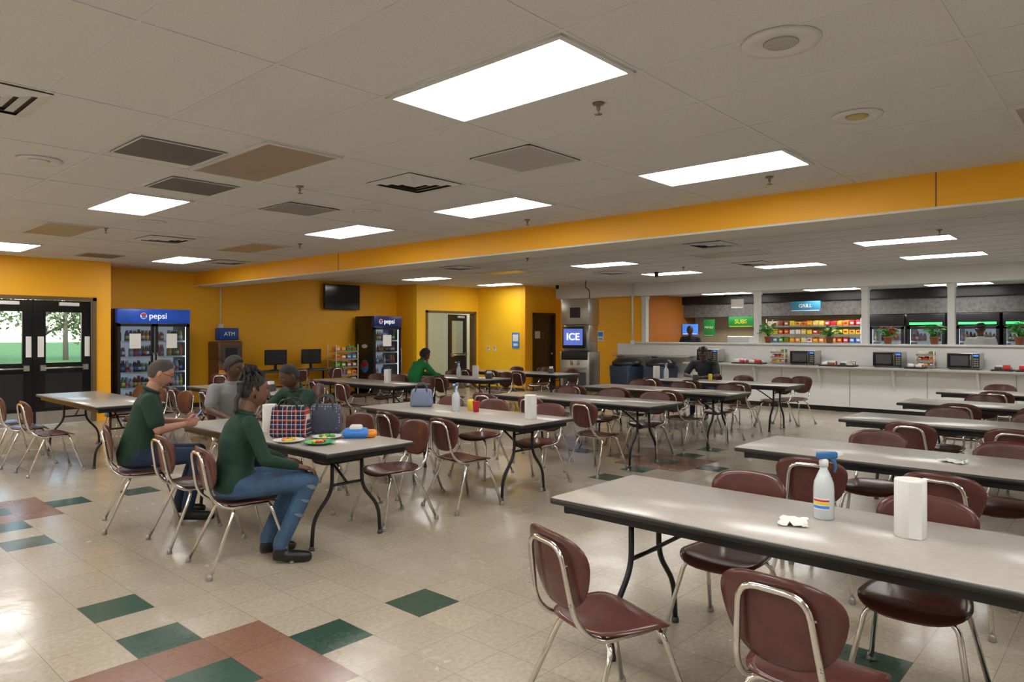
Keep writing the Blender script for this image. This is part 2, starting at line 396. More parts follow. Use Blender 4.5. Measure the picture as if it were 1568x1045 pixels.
# ---------------------------------------------------------------- ceiling fixtures
def troffer(lit):
    b=MB();W=.30;Ln=.61
    m=m_lit if lit else m_lens
    b.box(-W,W,-Ln,-Ln+.03,-.012,0,m_tbar);b.box(-W,W,Ln-.03,Ln,-.012,0,m_tbar);b.box(-W,-W+.03,-Ln,Ln,-.012,0,m_tbar);b.box(W-.03,W,-Ln,Ln,-.012,0,m_tbar)
    b.box(-W+.028,W-.028,-Ln+.028,Ln-.028,-.007,-.001,m)
    return b.mesh('ceiling_light')
mL=troffer(True);mU=troffer(False)
def gx(i): return 2.36+GX*i+GX/2
def gy(j): return 1.85+GY*j+GY/2
lit=[];unlit=[]
for j in (0,4,8): lit.append((gx(0),gy(j)))
for j in (2,6): unlit.append((gx(0),gy(j)))
for j in (0,2,4,8): lit.append((gx(4),gy(j)))
for j in (6,): unlit.append((gx(4),gy(j)))
unlit.append((gx(4),gy(-2)))
for x in (gx(-4),gx(-8)):  # unseen troffers out of view, all lit to add light
    for j in (-2,0,2,4,6,8): lit.append((x,gy(j)))
lit.append((gx(0),gy(-2)));lit.append((gx(4),gy(-4)));lit.append((gx(0),gy(-4)))  # further unseen fixtures, lit for added light
for j in (-2,0,4,8): lit.append((gx(13),gy(j)))
unlit.append((gx(13),gy(2)));unlit.append((gx(13),gy(6)))
for j in (-2,0,2,4,8): lit.append((gx(17),gy(j)))
unlit.append((gx(9),gy(2)))
for (x,y) in lit: place(mL,'ceiling_light',(x,y,CZ-.002))
for (x,y) in unlit: place(mU,'ceiling_light_unlit',(x,y,CZ-.002))
for y in (2.9,8.0,5.4,-1): place(mL,'kitchen_ceiling_and_fill_light',(17.05,y,2.6))  # last pair are added fixtures that brighten the kitchen
def diffuser(s=.29):
    b=MB();b.box(-s,s,-s,s,-.003,0,m_dark);
    for (o,i) in [(s,s*.80),(s*.75,s*.56),(s*.51,s*.33),(s*.28,.0)]:
        zo,zi=-.006,-.020
        P=[(-o,-o,zo),(o,-o,zo),(o,o,zo),(-o,o,zo),(-i,-i,zi),(i,-i,zi),(i,i,zi),(-i,i,zi)]
        fs=[(0,1,5,4),(1,2,6,5),(2,3,7,6),(3,0,4,7)]
        if i<.01:
            i=.05;P[4:]=[(-i,-i,zi),(i,-i,zi),(i,i,zi),(-i,i,zi)];fs.append((4,5,6,7))
        b.add(P,fs,m_tbar)
    return b.mesh('air_diffuser')
mD=diffuser()
for (x,y) in ((3.89,4.66),(.85,4.66),(3.89,9.9),(9.4,4.65),(12.4,5.3),(9.4,9.9),(5.9,12.2),(12.3,8.3)):
    place(mD,'air_diffuser',(x,y,CZ-.004))
def grille(sx,sy,m):
    b=MB();b.box(-sx,sx,-sy,sy,-.006,0,m)
    b.box(-sx,sx,-sy,-sy+.015,-.008,0,m_tbar);b.box(-sx,sx,sy-.015,sy,-.008,0,m_tbar);b.box(-sx,-sx+.015,-sy,sy,-.008,0,m_tbar);b.box(sx-.015,sx,-sy,sy,-.008,0,m_tbar)
    return b.mesh('return_air_grille')
m_perfd=mat('perforated_grille_dark',(.13,.125,.12),.6,var=.7,scale=170)
place(grille(.29,.29,m_perf),'return_air_grille',(3.9,3.4,CZ-.004))
g2=grille(.29,.29,m_perfd);place(g2,'return_air_grille',(2.05,5.15,CZ-.004));place(g2,'return_air_grille',(2.67,6.2,CZ-.004))
place(grille(.29,.29,mat('perforated_grille_mid',(.28,.27,.26),.6,var=.4,scale=160)),'return_air_grille',(3.9,6.5,CZ-.004));place(g2,'return_air_grille',(4.0,12.8,CZ-.004))
def speaker(r,m):
    b=MB();b.lathe([(r,0),(r*.97,-.012),(r*.75,-.016),(r*.55,-.008),(r*.5,-.006),(0,-.006)],(0,0,0),m_tbar,32);b.lathe([(r*.45,-.007),(r*.4,-.014),(0,-.016)],(0,0,0),m,24);return b.mesh('ceiling_speaker')
place(speaker(.17,m_perf),'ceiling_speaker',(3.1,1.2,CZ-.002));place(speaker(.14,mat('downlight_amber',(.5,.4,.15),.4)),'ceiling_downlight',(4.45,1.27,CZ-.002))
sp=speaker(.15,m_tbar)
for (x,y) in ((1.5,6.1),(4.45,6.1),(3.2,8.5),(13.6,1.2)): place(sp,'ceiling_speaker',(x,y,CZ-.002))
m_spr=mat('sprinkler_brass',(.22,.19,.15),.4,metal=.5)
b=MB();b.lathe([(.035,0),(.03,-.008),(.012,-.01),(.010,-.04),(.004,-.045),(.004,-.058),(.022,-.06),(.022,-.063),(0,-.064)],(0,0,0),m_spr,14)
msp=b.mesh('fire_sprinkler')
for (x,y) in ((3.24,2.28),(5.7,2.3),(3.3,5.5),(6.0,5.2),(3.0,9.4),(5.4,9.0),(10,1.9),(12.2,6.6),(9.0,7.8),(1.0,6.8)):
    place(msp,'fire_sprinkler',(x,y,CZ-.003))

# ---------------------------------------------------------------- chair
def chair_mesh():
    b=MB()
    out=superell(.205,.205,3.0,36);out=[(x,y*(1+.10*x/.2)) for x,y in out]
    def f(x,y,t):
        z=.449-.010*(1-min(1,(y/.2)**2))
        if x>.07: z-=((x-.07)/.13)**2*.032
        if x<-.1: z+=((-.1-x)/.1)**2*.014
        return (x,y,z-.012+t)
    b.shell(out,f,.012,m_maroon,7)
    o2=superell(.150,.195,2.8,40);o2=[(v,u*(1+.20*v/.15-.05*(v/.15)**2)) for v,u in o2]
    def g(v,u,t):
        tl=math.radians(10)
        n=.9*u*u*1.0+.15*v*v
        return (-.262-v*math.sin(tl)+(n+t-.012)*math.cos(tl),u,.668+v*math.cos(tl))
    b.shell(o2,g,.012,m_maroon,7)
    r=.0115
    b.tube(fillet([(.12,.15,.418),(-.17,.155,.414),(-.258,.14,.50),(-.303,.108,.775),(-.303,-.108,.775),(-.258,-.14,.50),(-.17,-.155,.414),(.12,-.15,.418)],.065,5),r,m_chrome,8)
    b.tube(fillet([(.245,.235,.015),(.125,.165,.41),(.125,-.165,.41),(.245,-.235,.015)],.06,5),r,m_chrome,8)
    b.tube(fillet([(-.285,.235,.015),(-.11,.168,.405),(-.11,-.168,.405),(-.285,-.235,.015)],.06,5),r,m_chrome,8)
    for (x,y) in ((.247,.236),(.247,-.236),(-.287,.236),(-.287,-.236)):
        b.lathe([(.017,0),(.019,.006),(.016,.022),(.013,.035)],(x,y,0),m_grey,10)
    for sy in (1,-1):
        for z,dy in ((.57,.145),(.71,.125)): b.lathe([(.006,-.002),(.004,.002)],(-.285,sy*dy,z),m_steel,6)
    return b.mesh('dining_chair')
mC=chair_mesh()
def chair(x,y,rz): return place(mC,'dining_chair',(x,y,0),rz)

# ---------------------------------------------------------------- table
def table_mesh():
    b=MB();L=1.22;W=.38
    b.rbox(-W,W,-L,L,.705,.736,m_edge,.012,2)
    b.rbox(-W+.007,W-.007,-L+.007,L-.007,.728,.7405,m_lam,.0035,1)
    b.box(-W+.05,W-.05,-L+.06,-L+.085,.66,.706,m_tube);b.box(-W+.05,W-.05,L-.085,L-.06,.66,.706,m_tube)
    b.box(-W+.045,-W+.065,-L+.06,L-.06,.665,.706,m_tube);b.box(W-.065,W-.045,-L+.06,L-.06,.665,.706,m_tube)
    for s in (1,-1):
        y=s*.90
        for t in (1,-1):
            b.tube(fillet([(t*.13,y,.70),(t*.13,y,.40),(t*.285,y,.22),(t*.30,y,.015)],.08,6),.0145,m_tube,9)
            b.lathe([(.02,0),(.02,.02),(.016,.03)],(t*.30,y,0),m_darkgrey,10)
        b.tube([(-.13,y,.44),(.13,y,.44)],.011,m_tube);b.tube([(-.26,y,.685),(.26,y,.685)],.013,m_tube)
        b.tube([(0,y,.44),(0,y-s*.25,.60),(0,y-s*.42,.69)],.010,m_tube)
        b.tube([(-.12,y,.60),(.12,y,.60)],.008,m_tube)
    return b.mesh('folding_table')
mT=table_mesh()
def table(xc,yc,rz=0): return place(mT,'folding_table',(xc,yc,0),rz)
RX=[3.08,5.18,7.48,9.6,11.7];MX=[3.05,5.05,7.2,9.15,11.25]
for x in RX: table(x,2.2-1.22,random.uniform(-.6,.6))
for x in MX: table(x,4.1+1.22,random.uniform(-.6,.6))
for x in MX: table(x,8.65+1.22,random.uniform(-.6,.6))
J=random.uniform
chair(2.32,1.58,-19);chair(2.40,.82,-4);chair(2.38,0.0,3)
chair(3.36,1.57,180);chair(3.34,.72,183);chair(3.40,-.1,178)
for n,x in enumerate(RX[1:]):
    for y in (1.5,.75,.0):
        chair(x-.60+J(-.05,.05),y+J(-.06,.06),J(-7,7))
        chair(x+.36+J(-.05,.12),y+J(-.06,.06),180+J(-7,7))
for n,x in enumerate(MX[1:]):
    for y in (4.63,5.4,6.15):
        chair(x-.70+J(-.06,.08),y+J(-.06,.06),J(-14,9))
        if x>11 and y>6: continue
        chair(x+.42+J(-.05,.15),y+J(-.06,.06),180+J(-9,9))
for n,x in enumerate(MX):
    for y in (9.2,9.95,10.7):
        if abs(x-9.15)<.01 and abs(y-9.95)<.1: continue
        chair(x-.70+J(-.06,.08),y+J(-.06,.06),J(-9,9))
        chair(x+.45+J(-.05,.15),y+J(-.06,.06),180+J(-9,9))
chair(2.30,4.55,-8);chair(2.34,5.32,-4);chair(2.24,6.10,-18)
chair(3.80,6.22,180);chair(3.65,5.42,184);chair(3.65,4.66,178);chair(3.46,7.02,-95)
chair(12.05,6.05,182);chair(8.42,10.15,0)
chair(12.2,4.5,170)

# ---------------------------------------------------------------- people
SK_L=mat('skin_light',(.50,.25,.17),.5,var=.12,scale=20);SK_D=mat('skin_dark',(.10,.045,.025),.45,var=.15,scale=20);SK_M=mat('skin_medium',(.16,.075,.045),.45,var=.15,scale=20)
m_eye=mat('eye_white',(.38,.35,.33),.3);m_iris=mat('eye_iris',(.02,.012,.01),.2)
m_lip=mat('lips',(.25,.08,.06),.4);m_hairb=mat('hair_black',(.012,.009,.008),.6,var=.5,scale=80,bump=.8,bscale=120);m_hairg=mat('hair_greying',(.06,.05,.043),.6,var=.6,scale=80,bump=.6,bscale=120)
m_shG=mat('shirt_dark_green',(.008,.036,.020),.8,var=.3,scale=9,bump=1,bscale=9);m_shG2=mat('shirt_forest_green',(.006,.036,.022),.8,var=.3,scale=9,bump=1,bscale=9)
m_shK=mat('shirt_bright_green',(.01,.20,.05),.8,var=.3,bump=.6,bscale=14);m_shB=mat('shirt_black',(.015,.02,.025),.8,bump=.4,bscale=14);m_shW=mat('shirt_white',(.50,.50,.50),.8,bump=.4,bscale=14)
m_shGy=mat('shirt_grey',(.20,.20,.21),.8,bump=.6,bscale=14)
m_jean=mat('jeans_blue',(.045,.095,.18),.85,var=.6,scale=10,bump=1,bscale=14);m_jeanD=mat('jeans_dark',(.015,.03,.07),.85,var=.4,scale=10,bump=.8,bscale=14)
m_shoe=mat('shoe_black',(.01,.01,.01),.35)
def gs(x,s): return math.exp(-(x/s)**2)
def headmesh(b,Mh,skin,hair,style,brow):
    old=b.M.copy();b.M=old@Mh
    nu,nv=44,32
    def surf(th,ph):
        sx,sy,sz=math.sin(th)*math.cos(ph),math.sin(th)*math.sin(ph),math.cos(th)
        x,y,z=.098*sx,.077*sy,.118*sz
        if sz<0:
            t=-sz;y*=1-.28*t*t
            x*=(1-.35*t) if x<0 else (1-.04*t*t)
        if x>0:
            ay=abs(y)
            x+=.021*gs(y,.012)*gs(z+.026,.015)+.011*gs(y,.010)*gs(z+.002,.022)
            x-=.010*gs(ay-.031,.015)*gs(z-.010,.012)
            x+=.004*gs(z-.032,.009)*gs(ay,.05)+.005*gs(y,.022)*gs(z+.060,.010)
            x+=.008*gs(y,.024)*gs(z+.098,.018)
        return V((x,y,z)),sx,sy,sz
    vs=[];info=[]
    for i in range(nv+1):
        for j in range(nu):
            p,sx,sy,sz=surf(math.pi*i/nv,2*math.pi*j/nu);vs.append(p);info.append((sx,sy,sz))
    fs=[(i*nu+j,(i+1)*nu+j,(i+1)*nu+(j+1)%nu,i*nu+(j+1)%nu) for i in range(nv) for j in range(nu)]
    b.add(vs,fs,skin,True)
    if hair:
        def thr(sx): 
            if sx<-.3: return -.5
            t=min(1,(sx+.3)/1.05);return -.5+1.12*t**.8
        th_={'short':.055,'full':.16,'thin':.05}[style]
        hv=[];ok=[]
        for p,(sx,sy,sz) in zip(vs,info):
            e=sz-thr(sx);ok.append(e>-.04);q=1+th_*max(0,min(1,(e+.03)/.22))
            if style=='full': q+=random.uniform(-.01,.015)
            hv.append(p*q)
        hf=[f for f in fs if all(ok[k] for k in f)]
        b.add(hv,hf,hair,True)
    for s in (1,-1):
        b.ell((-.004,s*.077,-.004),(.019,.009,.031),skin,10,8)
        b.ell((-.001,s*.083,-.002),(.010,.005,.020),skin,8,6)
        b.ell((.079,s*.031,.008),(.0115,.0135,.0075),m_eye,10,8)
        b.ell((.0882,s*.031,.007),(.004,.0055,.0055),m_iris,8,6)
        b.ell((.0785,s*.031,.0135),(.0135,.0155,.0075),skin,10,8)
        b.tube([(.090,s*.016,.029),(.092,s*.030,.033),(.083,s*.046,.029)],[.003,.004,.002],brow,6)
        b.ell((.107,s*.009,-.036),(.008,.007,.006),skin,8,6)
    b.tube([(.092,-.024,-.060),(.100,-.010,-.0575),(.101,0,-.0585),(.100,.010,-.0575),(.092,.024,-.060)],[.002,.0045,.0045,.0045,.002],m_lip,6)
    b.tube([(.091,-.020,-.064),(.099,0,-.068),(.091,.020,-.064)],[.002,.0055,.002],m_lip,6)
    b.M=old
def hand(b,w,d,n,side,skin,curl=35,sc=1):
    w=V(w);d=V(d).normalized();n=V(n);n=(n-d*n.dot(d)).normalized();s_=d.cross(n)*side
    rings=[(-.01,.024,.018),(.03,.034,.016),(.06,.040,.014),(.088,.040,.011)];vs=[];seg=12
    for (t,a,h) in rings:
        for j in range(seg):
            an=2*math.pi*j/seg;vs.append(w+d*t*sc+(s_*math.cos(an)*a+n*math.sin(an)*h)*sc)
    fs=[(i*seg+j,i*seg+(j+1)%seg,(i+1)*seg+(j+1)%seg,(i+1)*seg+j) for i in range(3) for j in range(seg)]
    fs+=[tuple(range(seg))[::-1],tuple(range(3*seg,4*seg))];b.add(vs,fs,skin,True)
    for k,(off,ln) in enumerate(((.030,.072),(.010,.080),(-.010,.074),(-.029,.058))):
        p=w+(d*.078+s_*off)*sc;pts=[p];a=0
        for q,fr in enumerate((.15,.40,.27,.18)):
            if q: a+=math.radians(curl)*(.9 if q==1 else 1)
            dd=d*math.cos(a)+n*math.sin(a)+s_*off*1.5*(.6);p=p+dd.normalized()*ln*fr*sc;pts.append(p)
        b.tube(pts,[.0095*sc,.0095*sc,.0088*sc,.008*sc,.006*sc],skin,7)
        b.ell(pts[-1],.0062*sc,skin,7,5)
    p=w+(d*.022+s_*.022)*sc;pts=[p]
    for q in ((.7,.7,.25,.032),(.85,.35,.4,.030),(.9,.0,.5,.024)):
        dd=(d*q[0]+s_*q[1]+n*q[2]).normalized();p=p+dd*q[3]*sc;pts.append(p)
    b.tube(pts,[.014*sc,.012*sc,.010*sc,.007*sc],skin,7);b.ell(pts[-1],.0072*sc,skin,7,5)
def person(name,loc,heading,J,skin,shirt,pants,hair,style='short',longsleeve=False,fat=1,vox=.013,headrot=(0,0,0),hands=None,extra=None,fem=False,collar=False):
    P={k:V(v) for k,v in J.items()}
    t=MB();segs=[]
    def limb(a,c,ra,rc,lab,cap=True):
        t.tube([a,a.lerp(c,.33),a.lerp(c,.66),c],[ra,ra+(rc-ra)*.25,ra+(rc-ra)*.66,rc],shirt,12)
        t.ell(a,ra*.99,shirt,12,8);t.ell(c,rc*.99,shirt,12,8);segs.append((a,c,ra,rc,lab))
    sw=(P['sh_l']-P['sh_r']).length/2
    lat=(P['sh_l']-P['sh_r']).normalized();hl=(P['hip_l']-P['hip_r']).normalized()
    pel,che,nk=P['pelvis'],P['chest'],P['neck']
    rings=[(pel+V((0,0,-.085)),.085,.12,hl),(pel+V((0,0,-.05)),.125*fat,.165,hl),(pel+V((.0,0,.02)),.135*fat,.175*(1+(fat-1)*.5),hl),(pel.lerp(che,.5),.118*fat*(.93 if fem else 1.02),.152*(1+(fat-1)*.7)*(.93 if fem else 1),hl.lerp(lat,.5)),
           (che,.125,.168*(.93 if fem else 1),lat),(che.lerp(nk,.5),.110,sw*.92,lat),(che.lerp(nk,.80),.082,sw*.70,lat),(nk,.056,.064,lat)]
    vs=[];seg=20
    for i,(p,rd,rw,l) in enumerate(rings):
        a=rings[min(i+1,len(rings)-1)][0]-rings[max(i-1,0)][0];a.normalize();l=(l-a*l.dot(a)).normalized();fw=l.cross(a)
        for j in range(seg):
            an=2*math.pi*j/seg;vs.append(p+l*math.cos(an)*rw+fw*math.sin(an)*rd)
    fs=[(i*seg+j,i*seg+(j+1)%seg,(i+1)*seg+(j+1)%seg,(i+1)*seg+j) for i in range(len(rings)-1) for j in range(seg)]
    fs+=[tuple(range(seg))[::-1],tuple(range((len(rings)-1)*seg,len(rings)*seg))]
    t.add(vs,fs,shirt,True)
    segs.append((pel+V((0,0,.03)),che.lerp(nk,.35),.16,.13,'shirt'));segs.append((che.lerp(nk,.4),che.lerp(nk,.93),.12,.064,'shirt'))
    segs.append((pel+V((0,0,-.05)),pel+V((0,0,-.06)),.15,.15,'pants'))
    hd=P['head']
    limb(nk-(nk-che)*.05,hd+V((-.012,0,-.03)),.054,.050,'skin')
    for s in 'lr':
        sh,el,wr=P['sh_'+s],P['el_'+s],P['wr_'+s]
        k=.9 if fem else 1
        limb(nk.lerp(sh,.25)+V((0,0,-.035)),sh,.055*k,.062*k,'shirt')
        if longsleeve:
            limb(sh,el,.060*k,.050*k,'shirt');limb(el,el.lerp(wr,.93),.049*k,.036*k,'shirt');limb(el.lerp(wr,.9),wr,.026,.024,'skin')
        else:
            limb(sh,sh.lerp(el,.72),.066,.066,'shirt');limb(sh.lerp(el,.6),el,.046,.040,'skin');limb(el,wr,.041,.026,'skin')
        hp,kn,an,to=P['hip_'+s],P['kn_'+s],P['an_'+s],P['toe_'+s]
        limb(hp,kn,.090,.064,'pants');limb(kn,an+V((0,0,.03)),.062,.050,'pants')
        fd=(to-an);fd.z=0;fd.normalize();heel=V((an.x,an.y,0))-fd*.045
        ground=an.z-.085
        t.tube([heel+V((0,0,ground+.045)),V((an.x,an.y,ground+.050)),heel+fd*.14+V((0,0,ground+.040)),heel+fd*.22+V((0,0,ground+.032)),heel+fd*.255+V((0,0,ground+.028))],[.034,.040,.042,.038,.022],shirt,12)
        t.ell(an,.044,shirt,10,8);segs.append((heel+V((0,0,ground+.04)),heel+fd*.25+V((0,0,ground+.03)),.045,.04,'shoe'));segs.append((an+V((0,0,-.01)),an,.046,.046,'shoe'))
    tm=t.mesh('tmp');to_=bpy.data.objects.new('tmp',tm);C.objects.link(to_)
    r=to_.modifiers.new('r','REMESH');r.mode='VOXEL';r.voxel_size=vox;r.use_smooth_shade=True
    sm=to_.modifiers.new('s','SMOOTH');sm.iterations=5;sm.factor=.5
    dg=bpy.context.evaluated_depsgraph_get();me=bpy.data.meshes.new_from_object(to_.evaluated_get(dg))
    lab={'shirt':shirt,'pants':pants,'skin':skin,'shoe':m_shoe}
    b=MB()
    vv=[v.co.copy() for v in me.vertices];groups={k:[] for k in lab};vl=[set() for _ in vv]
    for p in me.polygons:
        c=p.center;best=None;bd=9
        for (a,e,ra,re,l) in segs:
            ab=e-a;tt=max(0,min(1,(c-a).dot(ab)/max(1e-9,ab.length_squared)));dd=(c-(a+ab*tt)).length-(ra+(re-ra)*tt)
            if dd<bd: bd=dd;best=l
        groups[best].append(list(p.vertices))
        for q in p.vertices: vl[q].add(best)
    bnd={i for i,s_ in enumerate(vl) if len(s_)>1};nb={i:[] for i in bnd}
    for e in me.edges:
        p,q=e.vertices
        if p in bnd and q in bnd: nb[p].append(q);nb[q].append(p)
    for it in range(6):
        new={}
        for i in bnd:
            if len(nb[i])>=2:
                av=V((0,0,0))
                for q in nb[i]: av+=vv[q]
                new[i]=vv[i].lerp(av/len(nb[i]),.6)
        for i,p in new.items(): vv[i]=p
    b.v+=[tuple(v) for v in vv]
    for k,fl in groups.items():
        if lab[k] not in b.mats: b.mats.append(lab[k])
        mi=b.mats.index(lab[k])
        for f in fl: b.f.append(f);b.m.append(mi);b.sm.append(True)
    bpy.data.objects.remove(to_);bpy.data.meshes.remove(tm);bpy.data.meshes.remove(me)
    ax=(hd-nk).normalized();l=(lat-ax*lat.dot(ax)).normalized();fw=l.cross(ax)
    c=nk+ax*(.012 if collar else .0);rr_=.062
    pts=[c+l*math.cos(a)*(rr_+.004)+fw*math.sin(a)*rr_ for a in [2*math.pi*q/20 for q in range(21)]]
    b.tube(pts,.013 if collar else .008,shirt,8)
    Mh=Matrix.Translation(hd)@Matrix.Rotation(math.radians(headrot[2]),4,'Z')@Matrix.Rotation(math.radians(headrot[1]),4,'Y')@Matrix.Rotation(math.radians(headrot[0]),4,'X')
    headmesh(b,Mh,skin,hair,style,m_hairg if hair==m_hairg else m_hairb)
    for s,sgn in (('l',1),('r',-1)):
        h=(hands or {}).get(s)
        el,wr=P['el_'+s],P['wr_'+s]
        if h: d,n,cu=V(h[0]),V(h[1]),h[2]
        else: d,n,cu=(wr-el).normalized(),V((0,0,-1)),22
        side=1 if (V(d).cross(V(n))).dot(V((0,-sgn,0))+V((.3,0,.6)))>0 else -1
        hand(b,wr,d,n,side,skin,cu,1.0)
    if extra: extra(b,P,Mh)
    return b.obj(name,(loc[0],loc[1],loc[2]),heading)
def sitJ(lean=.03,arms=None,kx=.42,**kw):
    J=dict(pelvis=(0,0,.545),chest=(lean*.6,0,.86),neck=(lean,0,1.085),head=(lean+.04,0,1.245),
     sh_l=(lean*.9,.195,1.02),sh_r=(lean*.9,-.195,1.02),hip_l=(.03,.09,.545),hip_r=(.03,-.09,.545),
     kn_l=(kx,.12,.545),kn_r=(kx,-.12,.545),an_l=(kx-.02,.13,.09),an_r=(kx-.02,-.13,.09),toe_l=(kx+.2,.15,.03),toe_r=(kx+.2,-.15,.03),
     el_l=(.12,.26,.78),el_r=(.12,-.26,.78),wr_l=(.33,.14,.72),wr_r=(.33,-.14,.72))
    J.update(kw);return J
def exA(b,P,Mh):
    old=b.M.copy();b.M=Mh
    for s in (1,-1):
        pts=[(.100,s*.031+.021*math.cos(a*math.pi/6),.008+.016*math.sin(a*math.pi/6)) for a in range(13)]
        b.tube(pts,.0020,m_black,5);b.tube([(.098,s*.052,.012),(.02,s*.080,.012)],.002,m_black,5)
    b.tube([(.104,-.010,.010),(.104,.010,.010)],.0016,m_black,5)
    b.M=T(.43,.02,.845)@Matrix.Rotation(math.radians(-50),4,'Y');b.rbox(-.075,.075,-.038,.038,-.004,.004,m_blackgloss,.003)
    b.box(-.068,.068,-.033,.033,.0042,.0047,m_screen);b.M=old
person('seated_man_with_phone',(2.20,6.12,0),-22,sitJ(.08,kx=.45,neck=(.085,0,1.08),head=(.155,0,1.225),chest=(.05,0,.855),sh_l=(.08,.215,1.01),sh_r=(.08,-.215,1.01),
  el_l=(.13,.27,.79),el_r=(.15,-.28,.79),wr_l=(.34,.10,.81),wr_r=(.34,-.07,.80),an_r=(.36,-.13,.09),toe_r=(.56,-.15,.03),an_l=(.30,.15,.09),toe_l=(.5,.17,.03)),
  SK_L,m_shG,m_jeanD,m_hairg,'thin',fat=1.25,headrot=(0,24,0),hands={'l':((.85,-.35,.15),(0,-1,.3),40),'r':((.85,.35,.15),(0,1,.3),40)},extra=exA,collar=True,vox=.011)
def exB(b,P,Mh):
    old=b.M.copy();b.M=Mh
    rnd=random.Random(3)
    for k in range(60):
        a=rnd.uniform(-math.pi,math.pi);e=rnd.uniform(-.5,.9)
        st=V((.098*math.cos(a)*math.cos(e)*1.03-.005,.080*math.sin(a)*math.cos(e)*1.03,.118*math.sin(e)*1.04))
        if st.x>.03 and st.z<.05: continue
        top=V((-.045+rnd.uniform(-.02,.02),rnd.uniform(-.02,.02),.125))
        mid=(st+top)/2;mid+=mid.normalized()*.03
        b.tube([st,st.lerp(mid,.6),mid,top],[.006,.009,.009,.009],m_hairb,6)
    for k in range(26):
        a=rnd.uniform(0,6.28);r=rnd.uniform(.025,.045);c=V((-.045,0,.13))
        b.tube([c+V((r*.3*math.cos(a),r*.3*math.sin(a),.0)),c+V((r*.9*math.cos(a),r*.9*math.sin(a),.03)),c+V((r*1.2*math.cos(a+.4),r*1.2*math.sin(a+.4),.0)),c+V((r*.9*math.cos(a+.7),r*.9*math.sin(a+.7),-.03))],[.009,.011,.010,.006],m_hairb,6)
    for y in (-.05,-.02,.02,.05):
        b.tube([(-.075,y,-.02),(-.095,y*1.1,-.08),(-.085,y*1.2,-.14),(-.09,y*1.2,-.17)],[.010,.011,.010,.006],m_hairb,6)
    b.tube([(-.082,-.075,.045),(-.1,0,.04),(-.082,.075,.045)],.012,m_brown,6)
    b.M=old
    k=P['kn_r'];a=P['an_r'];d=(a-k).normalized();m_rip=mat('denim_rip',(.16,.20,.26),.9,var=.4,scale=60)
    for q,w in ((.08,.05),(.30,.035),(.52,.04)):
        c=k+d*(.46*q);side=V((.25,-1,0)).normalized();up=d
        f=d.cross(side).normalized();R=.0655-.012*q
        vs=[];n=7
        for i in range(n):
            an=math.radians(-40+80*i/(n-1));o=side*math.cos(an)*R+f*math.sin(an)*R
            hw=w*.3*math.sin(math.pi*(i+.3)/(n-.4));vs+=[c+o+up*hw,c+o-up*hw]
        b.add(vs,[(2*i,2*i+2,2*i+3,2*i+1) for i in range(n-1)],m_rip,True)
person('seated_woman_with_locs',(2.22,4.52,0),-14,sitJ(.06,kx=.45,chest=(.03,0,.83),neck=(.075,0,1.015),head=(.125,0,1.17),sh_l=(.07,.178,.955),sh_r=(.07,-.178,.955),
  el_l=(.17,.24,.74),el_r=(.14,-.25,.73),wr_l=(.37,.13,.66),wr_r=(.37,-.17,.655),an_r=(.27,-.12,.09),toe_r=(.45,-.19,.03),an_l=(.24,.10,.09),toe_l=(.42,.12,.03),kn_r=(.46,-.16,.545)),
  SK_M,m_shG2,m_jean,m_hairb,'short',longsleeve=True,fem=True,headrot=(0,10,-8),hands={'r':((.9,-.1,-.25),(0,0,-1),25),'l':((.9,-.1,-.2),(0,0,-1),25)},extra=exB,vox=.011)
person('seated_man_in_green_polo',(3.88,6.22,0),180,sitJ(.14,neck=(.19,0,1.02),head=(.27,.02,1.14),chest=(.10,0,.82),sh_l=(.18,.21,.96),sh_r=(.18,-.21,.96),
  el_l=(.34,.28,.79),el_r=(.34,-.28,.79),wr_l=(.54,.12,.775),wr_r=(.54,-.10,.775)),SK_D,m_shG,m_jeanD,m_hairb,'short',fat=1.2,vox=.013,headrot=(0,24,-10),collar=True)
person('seated_woman_in_grey_shirt',(3.47,7.14,0),-95,sitJ(.02,kx=.38,wr_l=(.32,.12,.69),wr_r=(.32,-.12,.69),chest=(.02,0,.84),neck=(.04,0,1.05),head=(.09,0,1.20),sh_l=(.03,.18,.98),sh_r=(.03,-.18,.98)),SK_D,m_shGy,m_jeanD,m_hairb,'full',fem=True,vox=.013,headrot=(0,14,30))
person('seated_person_in_bright_green',(8.36,10.12,0),-8,sitJ(.2,neck=(.24,0,1.04),head=(.32,0,1.16),chest=(.12,0,.83),sh_l=(.22,.18,.98),sh_r=(.22,-.18,.98),
  el_l=(.38,.24,.80),el_r=(.38,-.24,.80),wr_l=(.58,.10,.775),wr_r=(.58,-.12,.775)),SK_D,m_shK,m_jeanD,m_hairb,'full',longsleeve=True,vox=.017,headrot=(0,25,0))
def cap(mm):
    def ex(b,P,Mh):
        old=b.M.copy();b.M=Mh
        pr=[(0,.135),(.04,.13),(.07,.112),(.087,.08),(.092,.045),(.090,.04)];b.lathe(pr,(-.002,0,0),mm,20)
        out=superell(.055,.07,2.2,20);b.shell(out,lambda x,y,t:(.12+x,y,.048-1.8*y*y+t),.006,mm,3);b.M=old
    return ex
person('seated_man_with_cap',(12.12,6.08,0),188,sitJ(.12,neck=(.15,0,1.06),head=(.2,0,1.20),chest=(.08,0,.84),sh_l=(.14,.21,1.0),sh_r=(.14,-.21,1.0),
  el_l=(.30,.30,.79),el_r=(.30,-.30,.79),wr_l=(.50,.10,.775),wr_r=(.50,-.10,.775)),SK_D,m_shB,m_jeanD,m_hairb,'short',vox=.017,fat=1.25,headrot=(0,12,10),extra=cap(m_black))
